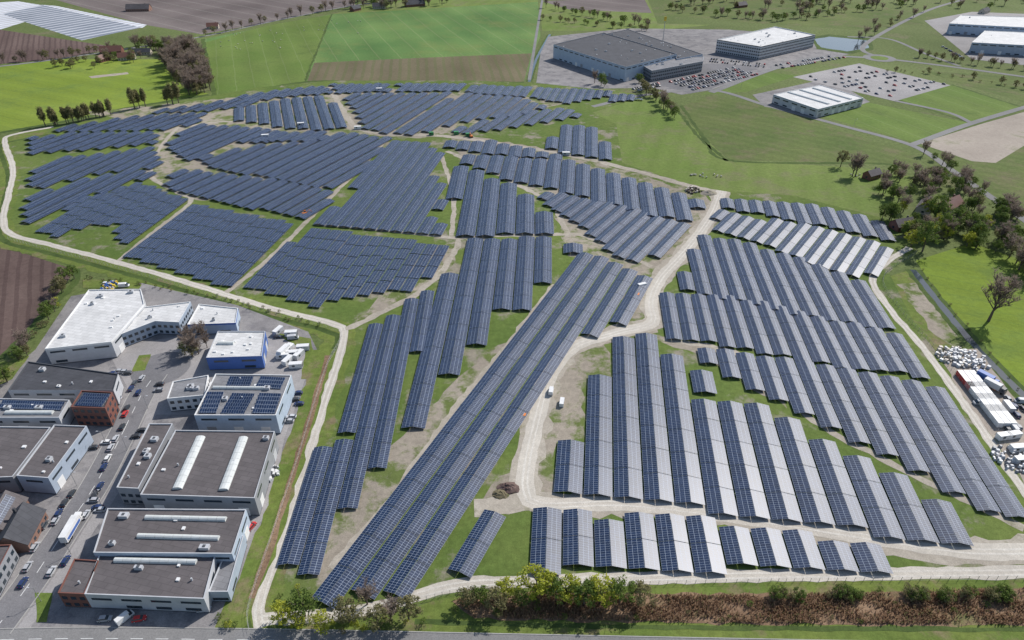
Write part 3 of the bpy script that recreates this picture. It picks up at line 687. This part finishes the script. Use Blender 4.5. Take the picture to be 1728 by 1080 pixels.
# reeds as one mass object
b=MB(['reedleaf','leaf_o']); rp=[G(*q) for q in [(765,1012),(900,1002),(1300,1005),(1900,988),(1950,1055),(1300,1052),(800,1043)]]
xs=[q[0] for q in rp];ys=[q[1] for q in rp];k=0
while k<15000:
    x=R.uniform(min(xs),max(xs));y=R.uniform(min(ys),max(ys))
    if not inside(rp,x,y): continue
    if math.sin(x*.23+y*.1)*math.sin(y*.5+x*.07)+R.uniform(-.6,1)<0: continue
    a=R.uniform(0,6.28);h=R.uniform(.4,1.6);w=.14;dx,dy=math.cos(a)*w,math.sin(a)*w;lx,ly=R.uniform(-.6,.6),R.uniform(-.6,.6)
    b.face([(x-dx,y-dy,.05),(x+dx,y+dy,.05),(x+dx+lx,y+dy+ly,h),(x-dx+lx,y-dy+ly,h)],0 if R.random()<.9 else 1); k+=1
b.obj('reeds')
# ---------------------------------------------------------------- vehicles
def carmesh(name,paint,van=False):
    b=MB([paint,'glass','rubber','white','red'])
    hw=.9 if not van else 1.0
    def sect(S,mi,topmi=None):
        for i in range(len(S)-1):
            (x0,a0,t0,w0,v0),(x1,a1,t1,w1,v1)=S[i],S[i+1]
            b.face([(x0,-w0,a0),(x1,-w1,a1),(x1,-v1,t1),(x0,-v0,t0)],mi);b.face([(x1,w1,a1),(x0,w0,a0),(x0,v0,t0),(x1,v1,t1)],mi)
            b.face([(x0,-v0,t0),(x1,-v1,t1),(x1,v1,t1),(x0,v0,t0)],mi if topmi is None else topmi[i]); 
        x,a,t,w,v=S[0]; b.face([(x,w,a),(x,-w,a),(x,-v,t),(x,v,t)],mi); x,a,t,w,v=S[-1]; b.face([(x,-w,a),(x,w,a),(x,v,t),(x,-v,t)],mi)
    if van:
        sect([(-2.7,.35,1.1,hw,hw),(2.5,.35,1.1,hw,hw*.95),(2.75,.4,.9,.85,.8)],0)
        sect([(-2.68,1.1,2.25,hw,hw*.9),(1.1,1.1,2.3,hw,hw*.88)],0)
        sect([(1.1,1.1,2.3,hw*.98,hw*.87),(1.5,1.1,2.1,hw*.98,hw*.85),(2.3,1.1,1.15,hw*.95,hw*.9)],1,[0,1])
        wx=1.75
    else:
        sect([(-2.15,.45,.75,.78,.76),(-2.0,.28,.92,hw,hw*.95),(-.9,.25,.95,hw,hw*.95),(.9,.25,.92,hw,hw*.95),(1.9,.28,.75,hw*.97,hw*.9),(2.15,.4,.6,.75,.7)],0)
        sect([(-1.95,.92,.95,.82,.8),(-1.5,.93,1.4,.84,.68),(-.2,.93,1.47,.85,.7),(.45,.93,1.4,.84,.66),(1.15,.9,.92,.8,.78)],1,[1,0,0,1])
        wx=1.35
    for x in(-wx,wx):
        for s in(-1,1): b.tube((x,s*(hw-.22),.33),(x,s*(hw+.02),.33),.33,.33,10,2); b.tube((x,s*(hw+.02),.33),(x,s*(hw+.03),.33),.18,.18,8,3)
    e=2.16 if not van else 2.76
    for s in(-.6,.6): b.box(e-.1,s,.55,.12,.3,.14,0,3); b.box(-e+.1,s,.7,.12,.25,.16,0,4)
    return b.mesh(name)
CM=[carmesh('car',c) for c in('white','black','silver','mgrey','navy','dgrey','lgrey','dgrey','black','red','silver','black','navy')]
VMs=[carmesh('van',c,True) for c in('white','white','lgrey')]
RED=CM[9]
def car(px,py,a,me=None,z=.13,w=False,van=False):
    x,y=(px,py) if w else G(px,py)
    inst('parked_van' if van else 'parked_car',me or R.choice(VMs if van else CM),x,y,z,a+R.uniform(-.04,.04))
for x,y in [(228,648),(222,657),(234,664),(212,700),(196,742),(183,775),(176,790),(188,757),(160,838),(170,822),(110,850),(100,868),(95,880),(122,835),(75,888),(48,958),(88,966),(112,948),(40,985),(207,722),(146,870),(215,690),(240,640),(60,925)]: car(x,y,SA)
for x,y in [(200,628),(208,629),(216,631),(190,632),(498,676),(503,665),(505,683),(492,705),(488,712),(270,650),(268,660),(180,748),(158,757),(158,846),(165,858),(170,862),(240,728),(230,738),(190,680),(198,674)]: car(x,y,SA+1.57)
for x,y in [(178,1046),(345,1030)]: car(x,y,.1)
car(212,1045,SA*.6,VMs[0],van=True); car(236,1046,.25,RED)
for x,y,a in [(425,890,1.2),(440,760,1.3),(448,790,1.3),(455,740,1.3),(452,810,1.3),(470,570,.1),(495,572,.2),(180,480,.1),(210,484,.1),(265,545,.2),(240,560,1.0)]: car(x,y,a,van=R.random()<.3)
def truck(px,py,a,cab='white',box='white',L=9,name='box_truck',strip=None):
    e=MB([cab,box,'glass','rubber','dgrey',strip or box])
    e.box(0,0,.95,L,2.5,2.9,0,1,bottom=True); e.box(0,0,.7,L+.2,1.0,.25,0,4,bottom=True)
    if strip: e.box(0,0,1.3,L*.9,2.56,1.2,0,5)
    e.box(L/2+1.3,0,.5,2.0,2.4,1.6,0,0,bottom=True); e.box(L/2+1.2,0,2.1,1.8,2.35,1.0,0,0,taper=.88); e.box(L/2+2.31,0,1.7,.08,2.1,.9,0,2)
    for s in(-1,1): e.box(L/2+1.5,s*1.21,1.7,1.0,.06,.8,0,2)
    for x in(-L*.38,-L*.22,L/2+1.2):
        for s in(-1,1): e.tube((x,s*.85,.5),(x,s*1.22,.5),.5,.5,12,3)
    x,y=G(px,py); inst(name,e.mesh(name),x,y,.13,a)
truck(122,900,SA,'white','white',10,strip='blue'); truck(1660,642,-1.0,'blue','blue',7); truck(1672,655,-1.0,'dgrey','lgrey',7)
truck(480,598,1.2,'white','white',7)
def mesh_container(c,L=6,roof='white'):
    e=MB([c,roof,'glass','dgrey']); e.box(0,0,.15,L,2.44,2.5,0,0,1,bottom=True)
    for k in range(int(L/.6)): e.box(-L/2+.4+.6*k,0,.2,.12,2.52,2.35,0,0)
    e.box(L/2,0,.3,.08,2.0,2.2,0,3); e.box(-L*.15,-1.27,1.2,1.2,.08,.9,0,2); 
    for x in(-1,1):
        for s in(-1,1): e.box(x*(L/2-.2),s*1.1,0,.3,.2,.15,0,3)
    return e.mesh('container')
KC={k:mesh_container(k,4 if k in('orange','pgreen') else 6,k if k in('pgreen','orange') else 'white') for k in('white','blue','orange','lgrey','pgreen','red')}; KL=mesh_container('white',12)
def cont(px,py,a,k,name='site_container',z=.1,s=1.0): 
    x,y=G(px,py); return inst(name,KC[k] if k in KC else KL,x,y,z,a,s)
for q in [(948,682,1.4,'white','site_container',.1,.75),(1083,484,.4,'white','site_container',.1,.8),(1076,500,1.2,'orange','site_container',.1,.6),(770,227,.2,'pgreen'),(728,228,.1,'pgreen'),(640,153,.1,'white'),(604,218,.1,'white'),(955,262,0,'lgrey'),(448,232,.2,'white'),(508,212,.2,'lgrey'),(790,230,.2,'pgreen'),(885,703,1.3,'orange','portable_toilet',.1,.45)]: cont(*q)
for i,(x,y) in enumerate([(478,604),(486,612),(494,600),(505,602),(512,590),(488,592),(500,620),(470,562),(492,566)]): cont(x,y,1.2 if i%2 else .1,R.choice(['white','white','lgrey']),z=.1)
# yard at the right
field('gravel_yard',[(1585,590),(1650,590),(1728,690),(1800,800),(1728,815),(1660,720),(1610,650)],.07,'constr',.8,4)
yd=(Vector(G(1622,640))-Vector(G(1680,715))).normalized(); YA=math.atan2(yd.y,yd.x)
for i in range(4):
    for j in range(3):
        x,y=G(1627+i*15.5,646+i*20); x+=j*2.7; inst('site_container',KC['red'] if (i==0 and j==0) else KL,x,y,.1,YA,(1,1,1) if not(i==0 and j==0) else (2,1,1))
for q in [(1665,645,YA,'blue'),(1678,655,YA,'orange'),(1692,740,.2,'white'),(1708,738,.2,'white'),(1715,760,.1,'white'),(1722,780,.1,'lgrey'),(1700,690,YA,'lgrey')]: cont(*q)
gx,gy=G(1700,700)
for _ in range(20): car(gx+R.uniform(-9,14),gy+R.uniform(-12,12),YA+R.choice([0,1.5]),z=.1,w=True,van=R.random()<.3)
def pile(name,px,py,r,h,mats,n,sz,seed=1):
    rr=random.Random(seed); x,y=G(px,py); b=MB(mats)
    for _ in range(n):
        a=rr.uniform(0,6.28);q=r*math.sqrt(rr.random()); z=max(0,h*(1-(q/r)**1.5))*rr.random()
        s=sz*rr.uniform(.6,1.3); b.box(x+q*math.cos(a),y+q*math.sin(a),z*.8,s,s*rr.uniform(.6,1),s*.8,rr.uniform(0,3),rr.randrange(len(mats)),taper=rr.uniform(.6,.9),bottom=True)
    b.obj(name)
def heap(name,px,py,r,h,mat,seed):
    rr=random.Random(seed); x,y=G(px,py); b=MB([mat]); n,mr=18,5; rings=[]
    for k in range(mr+1):
        f=k/mr; rings.append([(x+r*(1-f)*math.cos(2*math.pi*i/n)*rr.uniform(.85,1.15),y+r*(1-f)*.75*math.sin(2*math.pi*i/n)*rr.uniform(.85,1.15),.05+h*math.sin(f*1.5)*rr.uniform(.75,1.15) if k else 0) for i in range(n)])
    for k in range(mr):
        for i in range(n): b.face([rings[k][i],rings[k][(i+1)%n],rings[k+1][(i+1)%n],rings[k+1][i]])
    b.obj(name)
pile('big_bag_pile',1612,602,9,2,['white','lgrey','beige'],90,1.4); pile('big_bag_pile',1632,608,9,2,['white','lgrey'],80,1.4,3)
heap('soil_heap',858,824,4.5,1.8,'plow',4); heap('soil_heap',845,834,3.5,1.3,'stub',5); heap('soil_heap',1196,326,6,1.8,'constr',6)
pile('timber_pile',1170,322,6,1.2,['bark','beige'],60,1.3,5)
pile('pallet_stack',185,484,5,1.5,['beige','yellow','blue'],40,1.2,8); pile('material_stack',448,770,4,1.5,['lgrey','white','dgrey'],40,1.2,9); pile('material_stack',455,800,4,1.5,['lgrey','white','dgrey'],40,1.2,10)
pile('material_stack',1710,775,8,1.5,['lgrey','white','mgrey'],60,1.4,11)
def excav(px,py,a):
    e=MB(['orange','dgrey','glass'])
    for s in(-1,1): e.box(0,s*1.0,0,3.4,.6,.8,0,1,taper=.9)
    e.box(-.3,0,.8,2.8,2.2,1.1,0,0); e.box(.3,.6,1.9,1.2,.9,1.1,0,2,topmi=0)
    e.tube((.9,-.3,1.6),(3.2,-.3,3.6),.22,.18,6,0); e.tube((3.2,-.3,3.6),(4.6,-.3,1.6),.17,.13,6,0); e.box(4.6,-.3,.9,.9,1.0,.8,0,1,taper=.7)
    x,y=G(px,py); inst('excavator',e.mesh('excavator'),x,y,.1,a)
excav(515,363,.5); excav(795,232,2.0)
car(930,662,1.4,VMs[0],van=True)
# car parks
mk=MB(['mark'])
def carpark(A,B,C,rows,per,fill):
    A,B,C=[Vector(G(*q)) for q in(A,B,C)]; u=(B-A);v=(C-A); ua=math.atan2(u.y,u.x); un=u.normalized(); vn=v.normalized()
    for r in range(rows):
        for k in range(per):
            p=A+u*((k+.5)/per)+v*((r+.5)/rows)
            q=A+u*(k/per)+v*((r+.5)/rows); mk.box(q.x,q.y,.125,.15,4.6,.012,ua)
            if R.random()<fill: car(p.x,p.y,ua+1.57+R.choice([0,3.14]),w=True,z=.12)
carpark((1125,138),(1235,113),(1172,154),5,28,.75)
carpark((1195,106),(1290,116),(1200,98),2,22,.65)
carpark((1300,110),(1410,92),(1320,118),2,30,.55)
carpark((1350,130),(1452,111),(1505,166),9,26,.28)
carpark((1600,78),(1640,100),(1580,80),1,14,.7)
carpark((1065,150),(1110,140),(1075,156),2,12,.6)
ribbon('',None,.25,.135,'mark',pts=spline(street),dash=4,mb=mk)
ribbon('',None,.2,.142,'mark',pts=spline([(-500,1104),(0,1080),(400,1080),(900,1090),(1400,1100),(2100,1112)]),dash=4,mb=mk)
mk.obj('road_markings')
# street lamps
b=MB(['steel','lgrey']); b.tube((0,0,0),(0,0,7),.1,.07,8); b.tube((0,0,7),(1.2,0,7.3),.05,.05,6); b.box(1.5,0,7.22,.8,.3,.12,0,1); lm=b.mesh('street_lamp')
for x,y in [(250,690),(215,760),(170,850),(120,935),(70,1015),(180,750),(130,820),(1320,112),(1400,98),(1250,150),(1340,182),(1440,215),(1540,108),(1640,118)]:
    X,Y=G(x,y); inst('street_lamp',lm,X,Y,.1,R.choice([SA+1.57,SA-1.57]))
# fence
def fence(px):
    b=MB(['pgreen','steel']); p=spline(px,3)
    for i in range(len(p)-1):
        q,r=p[i],p[i+1]; b.box(q.x,q.y,0,.1,.1,2.0,0,1)
        for z in(.1,1.0,1.9): b.tube((q.x,q.y,z),(r.x,r.y,z),.03,.03,3,1,False)
    b.obj('wire_fence')
fence([(x-18 if y>560 else x-4,y+9) for x,y in per if y>390]); fence([(1545,428),(1490,470),(1520,525),(1580,592),(1660,700),(1720,785)]); fence([(720,1012),(800,996),(1000,989),(1300,982),(1760,977)])
# sheep
b=MB(['wool','skin']); S=[(-.55,.35,.75,.2),(-.35,.3,.9,.32),(.1,.3,.92,.33),(.4,.38,.88,.25)]
for i in range(3):
    A,B=S[i],S[i+1]; n=8
    for k in range(n):
        a0,a1=2*math.pi*k/n,2*math.pi*(k+1)/n
        f=lambda s,a:(s[0],s[3]*math.cos(a),(s[1]+s[2])/2+(s[2]-s[1])/2*math.sin(a))
        b.face([f(A,a0),f(B,a0),f(B,a1),f(A,a1)])
for s in(0,3): b.face([(S[s][0],S[s][3]*math.cos(2*math.pi*k/8),(S[s][1]+S[s][2])/2+(S[s][2]-S[s][1])/2*math.sin(2*math.pi*k/8)) for k in range(8)])
b.tube((.35,0,.7),(.6,0,.85),.14,.1,8); b.tube((.55,0,.88),(.85,0,.7),.1,.06,8,1)
for x in(-.4,.3):
    for s in(-.15,.15): b.tube((x,s,.4),(x+.03,s,.2),.06,.045,5,1,False); b.tube((x+.03,s,.2),(x,s,0),.045,.04,5,1,False)
for s in(-1,1): b.tube((.6,s*.08,.9),(.55,s*.2,.86),.04,.01,4,1)
b.tube((-.55,0,.7),(-.65,0,.45),.05,.03,5)
sh=b.mesh('sheep')
for cx_,cy_,w,h,n in [(430,70,60,18,28),(1190,297,30,4,14),(1440,298,15,4,5),(560,45,50,12,12)]:
    for _ in range(n):
        x,y=G(cx_+R.uniform(-w,w),cy_+R.uniform(-h,h)); inst('sheep',sh,x,y,.03,R.uniform(0,6.28),1.3)
# ---------------------------------------------------------------- light and camera
AZ,EL=math.radians(48),math.radians(42)
w=bpy.data.worlds.new('World'); sc.world=w; w.use_nodes=True; t=w.node_tree
s=t.nodes.new('ShaderNodeTexSky'); s.sky_type='NISHITA'; s.sun_disc=False; s.sun_elevation=EL; s.sun_rotation=AZ
t.links.new(s.outputs[0],t.nodes['Background'].inputs[0]); t.nodes['Background'].inputs[1].default_value=.13
L=bpy.data.lights.new('sun','SUN'); L.energy=4.9; L.angle=math.radians(.5); L.color=(1,.96,.91)
o=bpy.data.objects.new('sun',L); col.objects.link(o)
dv=Vector((math.sin(AZ)*math.cos(EL),math.cos(AZ)*math.cos(EL),math.sin(EL))); o.rotation_euler=(dv).to_track_quat('Z','Y').to_euler()
c=bpy.data.cameras.new('camera'); c.sensor_width=36; c.lens=F/1728*36; c.clip_end=20000; c.clip_start=1
o=bpy.data.objects.new('camera',c); o.location=(0,0,H); o.rotation_euler=(math.pi/2-P,0,0); col.objects.link(o); sc.camera=o
sc.view_settings.view_transform='Standard'; sc.view_settings.look='None'; sc.view_settings.exposure=0
